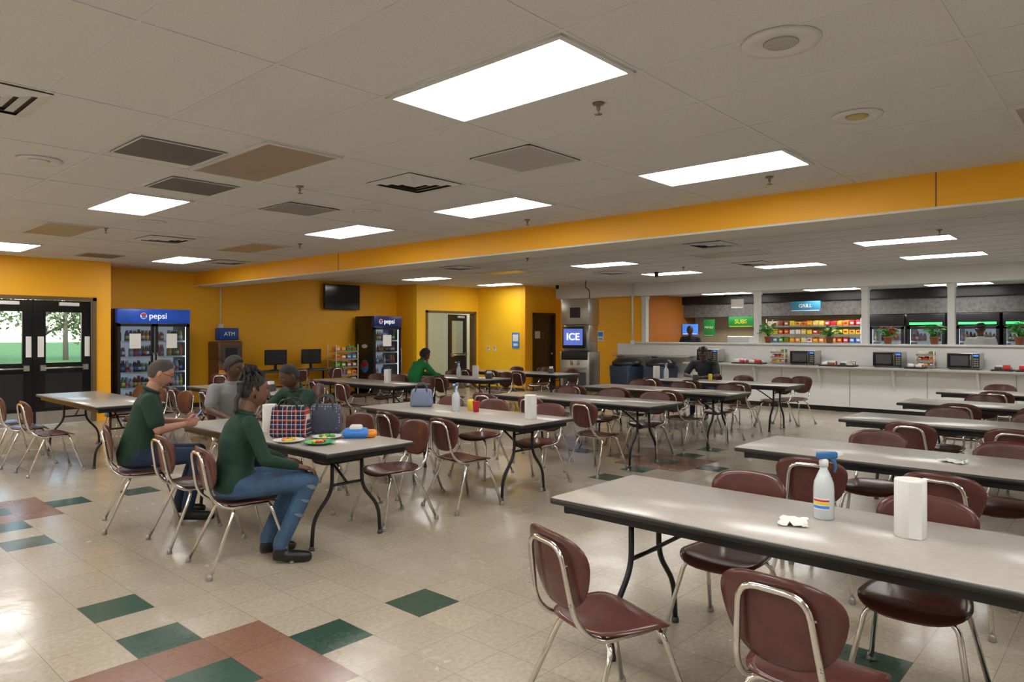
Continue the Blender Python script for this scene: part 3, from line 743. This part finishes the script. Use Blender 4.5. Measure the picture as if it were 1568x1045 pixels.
def standJ(**kw):
    J=dict(pelvis=(0,0,.95),chest=(.02,0,1.27),neck=(.01,0,1.49),head=(.04,0,1.645),sh_l=(.0,.2,1.43),sh_r=(0,-.2,1.43),hip_l=(0,.09,.93),hip_r=(0,-.09,.93),
      kn_l=(.02,.1,.5),kn_r=(.02,-.1,.5),an_l=(-.02,.11,.09),an_r=(-.02,-.11,.09),toe_l=(.18,.13,.03),toe_r=(.18,-.13,.03),el_l=(.05,.27,1.15),el_r=(.05,-.27,1.15),wr_l=(.28,.16,1.1),wr_r=(.28,-.16,1.1));J.update(kw);return J
person('standing_server',(16.3,8.62,0),190,standJ(),SK_D,m_shB,m_jeanD,m_hairb,'short',vox=.02,headrot=(0,8,0))
person('standing_cook_with_cap',(16.2,2.38,0),175,standJ(),SK_D,m_shW,m_jeanD,m_hairb,'short',vox=.02,headrot=(0,15,10),extra=cap(m_black))

# ---------------------------------------------------------------- table props
TZ=.7405
def spray():
    b=MB();b.lathe([(.0,0),(.040,0),(.043,.006),(.043,.13),(.040,.16),(.026,.195),(.017,.215),(.015,.235)],(0,0,0),m_lbot,20)
    for (za,zb,mm,rr_) in ((.045,.095,m_paper,.0436),(.050,.062,m_bluelt,.0440),(.066,.078,m_ye,.0440),(.080,.088,m_red,.0440)):
        vs=[];n=9
        for q in range(n):
            a=math.radians(-5+q*12)
            vs+= [(rr_*math.cos(a),rr_*math.sin(a),za),(rr_*math.cos(a),rr_*math.sin(a),zb)]
        b.add(vs,[(2*q,2*q+2,2*q+3,2*q+1) for q in range(n-1)],mm,True)
    b.lathe([(.019,.228),(.019,.254),(.012,.262)],(0,0,0),m_paper,14)
    b.rbox(-.060,.032,-.013,.013,.262,.292,m_bottletrig,.007);b.rbox(-.085,-.060,-.008,.008,.272,.290,m_paper,.003)
    b.tube([(-.030,0,.264),(-.052,0,.245),(-.056,0,.222),(-.050,0,.200)],[.009,.007,.006,.005],m_bottletrig,7)
    return b.mesh('spray_bottle')
mS=spray()
for (x,y,rz) in ((3.2,1.05,138),(5.06,5.38,30),(9.1,9.6,0),(11.2,6.4,40)):
    place(mS,'spray_bottle',(x,y,TZ),rz)
b=MB();b.lathe([(.019,0),(.056,0),(.058,.004),(.058,.224),(.056,.228),(.019,.228),(.019,.0)],(0,0,0),m_paper,28);b.box(.0,.045,-.0585,-.0575,.004,.224,m_paper)
mR=b.mesh('paper_towel_roll')
for (x,y) in ((3.15,.70),(5.08,4.36),(2.95,5.38),(9.15,9.2),(11.2,6.6),(7.2,9.3)): place(mR,'paper_towel_roll',(x,y,TZ),J(0,360))
b=MB();n=9;vs=[];rr=random.Random(2)
for i in range(n):
    for j in range(n): vs.append((-.075+.15*i/(n-1)+rr.uniform(-.008,.008),-.055+.11*j/(n-1)+rr.uniform(-.008,.008),.004+abs(rr.gauss(0,.006))))
b.add(vs,[(i*n+j,(i+1)*n+j,(i+1)*n+j+1,i*n+j+1) for i in range(n-1) for j in range(n-1)],m_paper,True)
mN=b.mesh('crumpled_napkin');place(mN,'crumpled_napkin',(3.03,1.12,TZ),20);place(mN,'crumpled_napkin',(5.15,.9,TZ),70)
def tote(name,w,d,h,m,loc,rz,hm,hh=.14):
    b=MB();b.rbox(-w/2,w/2,-d/2,d/2,0,h,m,min(d,h)*.22,4,taper=.86)
    for s in (1,-1): b.tube(fillet([(-w*.25,s*d*.40,h*.8),(-w*.2,s*d*.36,h+hh),(w*.2,s*d*.36,h+hh),(w*.25,s*d*.40,h*.8)],.06),.008,hm,7)
    b.tube([(-w*.4,0,h*.99),(w*.4,0,h*.99)],.006,m_black,6);return b.obj(name,loc,rz)
tote('plaid_tote_bag',.31,.17,.25,m_plaid,(2.92,5.00,TZ),-50,m_black,.05)
tote('spotted_handbag',.27,.16,.24,m_spot,(3.22,4.97,TZ),-40,m_darkgrey,.07)
m_lunch=mat('lunch_bag_fabric',(.20,.24,.36),.7,bump=.3,bscale=20)
tote('lunch_bag',.26,.17,.20,m_lunch,(5.12,6.0,TZ),-45,m_darkgrey,.06)
def plate(name,loc,rim,food):
    b=MB();b.lathe([(0,.004),(.07,.004),(.10,.016),(.115,.020),(.117,.022),(.10,.022),(.07,.010),(0,.009)],(0,0,0),rim,28)
    rr=random.Random(5)
    for k in range(9): b.ell((rr.uniform(-.045,.045),rr.uniform(-.045,.045),.02),(rr.uniform(.014,.026),rr.uniform(.014,.022),.012),rr.choice(food),8,6)
    return b.obj(name,loc)
m_platg=mat('plate_green',(.05,.45,.12),.4)
plate('food_plate',(2.86,4.50,TZ),m_platg,[m_ye,m_red,m_or]);plate('food_plate',(2.76,4.75,TZ),m_paper,[m_or,m_ye,m_pink]);plate('food_plate',(3.06,4.70,TZ),m_paper,[m_leaf,m_ye])
b=MB();b.rbox(-.10,.10,-.07,.07,0,.075,m_bluelt,.035,3);b.rbox(.06,.16,-.05,.06,0,.06,m_or,.028,3);b.rbox(-.05,.05,-.05,.05,.05,.10,m_paper,.02,3);b.obj('snack_bag',(3.24,4.58,TZ),-40)
b=MB();b.lathe([(0,0),(.027,0),(.033,.006),(.033,.11),(.027,.12),(0,.12)],(0,0,0),m_ye,16);mcan=b.mesh('drink_can')
for (x,y) in ((2.74,5.22),(3.24,5.5),(5.2,5.3),(11.3,5.6)): place(mcan,'drink_can',(x,y,TZ))
b=MB();b.lathe([(0,0),(.030,0),(.038,.11),(.040,.112),(.036,.112),(.028,.004),(0,.004)],(0,0,0),m_red,16);place(b.mesh('plastic_cup'),'plastic_cup',(5.14,5.16,TZ))
b=MB();b.rbox(-.08,.08,-.05,.05,0,.10,m_darkgrey,.01);b.box(-.06,.06,-.03,.03,.10,.14,m_paper)
mnap=b.mesh('napkin_dispenser')
for (x,y) in ((9.15,8.85),(5.05,9.2),(11.25,9.1),(11.25,5.85)): place(mnap,'napkin_dispenser',(x,y,TZ),30)

# ---------------------------------------------------------------- drink coolers
def bottle(b,x,y,z,h,m,capm):
    r=.030;b.lathe([(r*.9,0),(r,.01),(r,h*.62),(r*.45,h*.85),(r*.4,h*.93)],(x,y,z),m,7);b.lathe([(r*.45,h*.93),(r*.45,h)],(x,y,z),capm,6)
def cooler(name,loc,rz,w,h,ndoor,bodym,headm,text,dep=.72,glow=None,notes=False,interior=m_inlit,sidelogo=False):
    b=MB();hd=.27
    b.rbox(0,.04,0,dep,.08,h,bodym,.006);b.rbox(w-.04,w,0,dep,.08,h,bodym,.006);b.box(.04,w-.04,dep-.04,dep,.08,h,bodym)
    b.box(.04,w-.04,.02,dep,h-hd,h,bodym);b.box(.0,w,0.02,dep,0.0,.18,bodym)
    for k in range(5): b.box(.05,w-.05,.012,.02,.03+k*.028,.042+k*.028,m_darkgrey)
    b.rbox(-.005,w+.005,-.06,.04,h-hd,h,headm,.012)
    b.box(.04,w-.04,dep-.06,dep-.04,.18,h-hd,m_inback)
    for k in range(ndoor+1):
        x=.05+(w-.1)*k/ndoor;b.box(x-.008,x+.008,.02,.035,.2,h-hd-.02,interior)
    dw=w/ndoor
    for k in range(ndoor):
        x0=k*dw+.006;x1=(k+1)*dw-.006;z0=.19;z1=h-hd-.01;fr=.055
        for q in ((x0,x0+fr,z0,z1),(x1-fr,x1,z0,z1),(x0,x1,z0,z0+fr),(x0,x1,z1-fr,z1)): b.box(q[0],q[1],-.05,-.005,q[2],q[3],m_black)
        b.box(x0+fr,x1-fr,-.03,-.022,z0+fr,z1-fr,m_cglass)
        hx=x1-fr/2 if k%2==0 else x0+fr/2
        b.tube([(hx,-.055,z0+.35),(hx,-.09,z0+.4),(hx,-.09,z0+.95),(hx,-.055,z0+1.0)],.010,m_grey,7)
    ns=5;rr=random.Random(len(name)+int(loc[0]*10+loc[1]*7))
    for sidx in range(ns):
        z=.22+(h-hd-.28)*sidx/ns;b.box(.05,w-.05,.06,dep-.08,z-.01,z,m_grey);b.box(.05,w-.05,.05,.06,z-.012,z+.02,m_paper)
        x=.10;mm=rr.choice(drinks);cnt=0
        while x<w-.08:
            if cnt%2==0: mm=rr.choice(drinks)
            hh=rr.choice((.22,.22,.19,.24))
            if rr.random()>.12:
                for yy in (.12,.20): bottle(b,x,yy,z,hh,mm,rr.choice([m_paper,m_red,m_bluelt]))
                b.lathe([(.0308,.06),(.0308,.115)],(x,.12,z),rr.choice([m_paper,m_red,m_ye,m_bluelt]),7)
            x+=.070;cnt+=1
    if glow: b.box(.05,w-.05,-.065,-.06,h-hd+.03,h-hd+.08,glow)
    if notes:
        for k in range(ndoor): b.box(k*dw+dw*.32,k*dw+dw*.62,-.054,-.05,h-.75,h-.47,m_paper)
    if sidelogo:
        b.ell((-.003,dep*.45,.75),(.004,.16,.16),m_bluelt,20,10);b.ell((-.005,dep*.45,1.25),(.004,.12,.05),m_paper,20,10)
        b.ell((-.005,dep*.45,.80),(.004,.13,.08),m_red,20,10)
    o=b.obj(name,loc,rz)
    if text:
        txt(text,.16,(w*.54,-.066,h-hd/2),(90,0,0),m_txt,o)
        bb=MB();bb.ell((0,0,0),(.058,.006,.058),m_txt,16,10);bb.ell((0,-.003,.018),(.050,.006,.034),m_red,16,8);bb.ell((0,-.003,-.02),(.046,.006,.03),m_bluelt,16,8);bb.obj('header_emblem',(w*.54-.26,-.066,h-hd/2),0,o)
    return o
cooler('drink_cooler',(4.68,14.12,0),0,1.33,2.03,2,m_black,m_blue,'pepsi',notes=True)
m_bluedk=mat('sign_navy',(.008,.02,.12),.3,emit=.1,var=.5,scale=3)
cooler('drink_cooler',(10.46,14.1,0),0,.86,2.0,1,m_black,m_bluedk,'pepsi',notes=True,sidelogo=True)
for i,(y,w,g) in enumerate(((4.76,.72,None),(3.98,.74,m_greenglow),(3.04,.78,m_greenglow),(2.2,.85,m_greenglow))):
    cooler('display_refrigerator',(17.65,y,0),-90,w,2.0,1,m_white if i==0 else m_black,m_black,None,glow=g,dep=.8)

m_atm=mat('cash_machine_brown',(.13,.06,.025),.35)
b=MB();b.rbox(0,.50,0,.5,0,1.0,m_atm,.02);b.rbox(-.01,.51,-.02,.5,1.0,1.40,m_atm,.03);b.rbox(.05,.45,-.04,.3,.98,1.30,m_darkgrey,.015);b.box(.12,.38,-.044,-.04,1.06,1.26,m_black);b.box(.10,.40,-.08,-.02,.90,.97,m_grey)
b.box(.06,.44,-.004,0,.15,.66,m_darkgrey);b.rbox(.05,.47,.06,.3,1.42,1.68,m_bluesign,.02);b.box(.0,.5,-.006,0,.72,.80,m_or);o=b.obj('cash_machine',(6.70,14.3,0))
txt('ATM',.12,(.26,.055,1.55),(90,0,0),m_paper,o);
b=MB();b.tube([(0,0,0),(0,0,1.1)],.014,m_white);b.rbox(-.05,.05,-.03,.03,-.08,.02,m_white,.005);b.obj('trim_conduit',(7.0,YF-.04,1.75))
b=MB();b.rbox(0,1.9,0,.6,.70,.74,m_darkgrey,.008)
for x in (.05,1.85):
    for y in (.05,.55): b.tube([(x,y,0),(x,y,.71)],.02,m_tube)
b.tube([(.05,.5,.35),(1.85,.5,.35)],.015,m_tube);b.obj('computer_desk',(7.6,14.15,0))
def monitor(loc,rz):
    b=MB();b.rbox(-.27,.27,-.02,.02,.12,.46,m_blackgloss,.01);b.box(-.255,.255,-.022,-.02,.14,.445,m_black);b.rbox(-.03,.03,0,.04,.01,.2,m_black,.005);b.lathe([(0,0),(.12,0),(.12,.008),(.03,.02),(0,.02)],(0,.02,0),m_black,20)
    b.rbox(-.22,.22,-.25,-.12,0,.02,m_black,.005);return b.obj('computer_monitor',loc,rz)
monitor((8.1,14.5,.74),0);monitor((9.0,14.5,.74),5)
chair(8.1,13.7,90);chair(9.0,13.75,95);chair(6.2,12.9,40)
b=MB();b.rbox(-.52,.52,-.03,.03,-.31,.31,m_blackgloss,.01);b.box(-.50,.50,-.033,-.03,-.29,.29,m_blackgloss);b.box(-.15,.15,.03,.09,-.12,.12,m_black);b.obj('wall_television',(10.05,YF-.1,2.47))
def rack(name,loc,rz,w,h,rows,colsn,dep=.35,z0=.35):
    b=MB();rr=random.Random(int(w*100))
    for x in (0,w): 
        for y in (0,dep): b.tube([(x,y,0),(x,y,h)],.012,m_white,6)
    for i in range(rows):
        z=z0+(h-z0)*i/rows;b.box(0,w,0,dep,z,z+.012,m_white);b.box(0,w,-.012,0,z,z+.035,m_grey)
        ph=(h-z0)/rows*.74;mm=None
        for k in range(colsn):
            x=w*(k+.5)/colsn
            if k%2==0 or mm is None: mm=rr.choice(cols)
            for q in range(2):
                b.rbox(x-w/colsn*.44,x+w/colsn*.44,.03+q*.1,.10+q*.1,z+.015,z+.015+ph*rr.uniform(.75,1),mm,.02,2)
            b.box(x-w/colsn*.25,x+w/colsn*.25,.026,.03,z+.015+ph*.35,z+.015+ph*.65,rr.choice([m_paper,m_ye,m_red]))
    return b.obj(name,loc,rz)
rack('snack_rack',(9.55,14.3,0),0,.62,1.3,5,4)
rack('snack_shelf',(17.65,7.2,0),-90,2.25,1.93,7,16,.4,.5)
def notice(name,loc,rz,w,h,m,m2=None):
    b=MB();b.box(-w/2,w/2,-.012,0,-h/2,h/2,m)
    if m2:
        b.box(-w*.38,w*.38,-.014,-.012,-h*.05,h*.38,m2);b.box(-w*.3,w*.3,-.014,-.012,-h*.35,-h*.2,m2)
    return b.obj(name,loc,rz)
notice('wall_notice_blue',(14.085,12.62,1.38),-90,.26,.42,m_bluelt,m_paper)
notice('light_switch_plate',(14.085,13.65,1.15),-90,.08,.12,m_paper,m_grey);notice('light_switch_plate',(14.085,13.4,1.15),-90,.08,.12,m_paper,m_grey)
notice('wall_notice',(15.595,10.9,1.5),-90,.2,.28,m_paper,m_bluelt)
b=MB();b.rbox(-.38,.38,0,.78,.12,1.12,m_steel,.015);b.rbox(-.36,.36,.02,.76,1.78,2.42,m_steel,.015);b.rbox(-.33,.33,.12,.74,1.12,1.78,m_steel,.01)
b.rbox(-.32,.26,-.02,.14,1.20,1.74,m_black,.02);b.box(-.28,.22,-.024,-.02,1.28,1.68,m_iceback);b.rbox(-.34,.34,-.03,.16,.92,1.14,m_black,.01);b.box(-.30,.30,-.08,.03,.70,.74,m_grey)
b.box(-.12,.14,-.002,0.02,1.95,2.2,m_black);b.tube([(-.08,-.02,.9),(-.08,-.02,.8)],.03,m_grey);b.tube([(.1,-.02,.9),(.1,-.02,.8)],.03,m_grey);b.box(-.3,.3,-.004,0,.2,.62,m_darkgrey)
for x in (-.3,.3):
    for y in (.08,.7): b.tube([(x,y,0),(x,y,.13)],.025,m_steel)
b.tube(fillet([(.2,.5,2.42),(.2,.5,2.65),(.2,.2,2.7),(.3,.0,2.84)],.1),.012,m_darkgrey)
o=b.obj('ice_dispenser',(13.7,10.35,0),-75)
txt('ICE',.24,(-.03,-.030,1.48),(90,0,0),m_icetxt,o,ext=.006)
b=MB();b.tube([(0,0,0),(0,0,1.5)],.025,m_white);b.rbox(-.04,.04,-.04,.04,-.06,.04,m_white,.01);b.obj('trim_pipe',(15.36,9.75,1.35))
b=MB();b.rbox(-.3,.3,-.27,.27,.03,.78,m_trash,.05,3,taper=1.12);b.lathe([(.35,.78),(.36,.80),(.36,.86),(.33,.88),(.25,.95),(.10,.97),(0,.97)],(0,0,0),m_bag,20)
for s in (1,-1): b.tube([(s*.2,-.28,.03),(s*.2,.28,.03)],.03,m_black,8)
mtr=b.mesh('trash_can')
for (x,y) in ((14.85,9.6),(14.95,8.7)): place(mtr,'trash_can',(x,y,.0),J(-5,5))

m_ctop=mat('counter_top',(.42,.40,.37),.35)
b=MB();b.rbox(14.55,15.44,-4,7.9,.86,.905,m_ctop,.008);b.box(14.78,15.44,-4,7.85,.10,.86,m_white);b.box(14.84,15.44,-4,7.85,0,.1,m_black)
for k in range(9):
    y=7.6-k*1.35
    b.add([(14.60,y-.02,.86),(14.78,y-.02,.86),(14.78,y-.02,.45),(14.60,y+.02,.86),(14.78,y+.02,.86),(14.78,y+.02,.45)],[(0,1,2),(5,4,3),(0,3,4,1),(1,4,5,2),(2,5,3,0)],m_white)
    b.box(14.775,14.781,y-.55,y-.54,.12,.84,m_grey)
b.obj('serving_counter')
b=MB();b.rbox(15.1,15.44,8.0,10.2,1.0,1.03,m_ctop,.006)
for y in (8.1,9.1,10.1): b.add([(15.15,y-.015,1.0),(15.44,y-.015,1.0),(15.44,y-.015,.75),(15.15,y+.015,1.0),(15.44,y+.015,1.0),(15.44,y+.015,.75)],[(0,1,2),(5,4,3),(0,3,4,1),(1,4,5,2),(2,5,3,0)],m_white)
b.obj('tray_shelf')
def micro(loc):
    b=MB();b.rbox(-.26,.26,0,.38,.015,.30,m_steel,.008);b.box(-.25,.13,-.012,0,.025,.29,m_blackgloss);b.box(-.2,.08,-.014,-.012,.07,.25,m_darkgrey);b.box(.14,.25,-.010,0,.025,.29,m_black);b.box(.155,.235,-.013,-.01,.24,.27,m_screen)
    b.tube([(.115,-.012,.06),(.115,-.035,.08),(.115,-.035,.24),(.115,-.012,.26)],.006,m_steel,6)
    for k in range(4):
        for q in range(3): b.box(.158+q*.027,.178+q*.027,-.012,-.01,.06+k*.04,.085+k*.04,m_grey)
    for x in (-.22,.22): b.box(x-.02,x+.02,.03,.35,0,.016,m_black)
    return b.obj('microwave_oven',loc,-90)
for y in (7.5,5.35,3.73,2.47,.9): micro((14.98,y,.905))
def potted(name,loc,flower=None,h=.3):
    b=MB();b.lathe([(0,0),(.06,0),(.085,.13),(.09,.13),(.09,.15),(.075,.15),(.07,.12),(0,.12)],(0,0,0),m_pot,16);rr=random.Random(int(loc[1]*10))
    for k in range(54):
        a=rr.uniform(0,6.28);q=rr.uniform(.1,1);r=.20*q;hh=.15+h*rr.uniform(.2,1)*(1.1-q*.4)
        t=V((r*math.cos(a),r*math.sin(a),hh));b.tube([(0,0,.12),(t.x*.4,t.y*.4,hh*.75),t],.003,m_leaf,4)
        d=V((math.cos(a),math.sin(a),-.2)).normalized();s_=V((-math.sin(a),math.cos(a),0))+V((0,0,rr.uniform(-.8,.8)))
        b.add([t-d*.04,t+s_*.036+d*.02,t+d*.10,t-s_*.036+d*.02],[(0,1,2),(0,2,3)],m_leaf,True)
        if flower and k%4==0: b.ell(t+V((0,0,.02)),.026,flower,7,5)
    return b.obj(name,loc)
LZ=1.352
potted('potted_plant',(15.6,6.32,LZ));potted('potted_plant',(15.6,5.0,LZ),None,.25);potted('potted_plant',(15.6,3.05,LZ));potted('potted_flowers',(15.6,3.87,LZ),m_red,.2);potted('potted_plant',(15.6,1.7,LZ))
rr=random.Random(11)
for y in (6.6,6.25,4.75,4.4,3.2,1.85,1.5):
    b=MB();b.rbox(-.16,.16,-.16,.16,0,.03,m_black,.008)
    for k in range(10): b.rbox(-.12+.05*(k%5),-.08+.05*(k%5),-.12+.13*(k//5),-.02+.13*(k//5),.03,.03+rr.uniform(.03,.08),rr.choice([m_paper,m_paper,m_darkgrey,m_paper,m_red,m_pink]),.008)
    b.obj('condiment_tray',(14.80,y,.905))
rack('countertop_chip_rack',(15.05,6.05,.905),-90,.3,.34,3,3,.18,.02)
rack('countertop_chip_rack',(15.05,3.25,.905),-90,.3,.34,3,3,.18,.02)
def sign(name,loc,w,h,m,text,ts,tm=m_txt):
    b=MB();b.rbox(-w/2,w/2,-.02,.02,-h/2,h/2,m,.006);b.box(-w/2+.02,w/2-.02,-.023,-.02,-h/2+.02,-h/2+.035,tm);o=b.obj(name,loc,-90)
    if text: txt(text,ts,(0,-.024,.01),(90,0,0),tm,o)
    return o
sign('menu_sign_green',(17.3,7.72,1.86),.66,.27,m_green,'SUBS',.15,mat('sign_yellow_text',(.8,.65,.05),.4,emit=.1))
sign('menu_sign_panel',(17.8,8.85,1.72),.32,.46,m_green,'MENU',.09,m_paper)
sign('hanging_sign_blue',(17.3,6.1,2.22),.7,.25,mat('sign_cyan',(.04,.22,.36),.4),'GRILL',.12,m_paper)
sign('paper_sign',(15.49,7.0,2.25),.3,.22,m_paper,None,.1)
sign('wall_screen',(17.8,9.42,1.68),.46,.3,m_screen,None,.1)
b=MB();b.rbox(16.8,17.4,6.9,9.2,0,.92,m_steel,.01);b.rbox(16.85,17.3,7.3,7.9,.92,1.5,m_white,.03);b.lathe([(0,0),(.1,0),(.1,.35),(.06,.4),(0,.4)],(17.05,8.2,.92),m_steel,16);b.obj('kitchen_prep_station')
b=MB();b.lathe([(.05,0),(.05,-.03),(.04,-.05)],(0,0,0),m_black,14);b.ell((0,0,-.06),.045,m_blackgloss,12,8)
msc=b.mesh('security_camera')
for (x,y) in ((14.6,11.6),(12.9,7.6)): place(msc,'security_camera',(x,y,CZ))

# ---------------------------------------------------------------- world, camera
w=bpy.data.worlds.new('World');S.world=w;w.use_nodes=True;nt=w.node_tree
sk=nt.nodes.new('ShaderNodeTexSky');sk.sky_type='NISHITA';sk.sun_elevation=math.radians(40);sk.sun_rotation=math.radians(200);sk.sun_disc=False
nt.links.new(sk.outputs[0],nt.nodes['Background'].inputs[0]);nt.nodes['Background'].inputs[1].default_value=.6
cd=bpy.data.cameras.new('camera');cam=bpy.data.objects.new('camera',cd);C.objects.link(cam)
cd.lens=24.61;cd.sensor_width=36;cd.shift_y=-.0067;cd.clip_start=.05;cd.clip_end=300
cam.location=(0,0,1.55);cam.rotation_euler=(math.radians(90),0,math.radians(-47.83));S.camera=cam
S.view_settings.view_transform='Standard';S.view_settings.look='None';S.view_settings.exposure=0
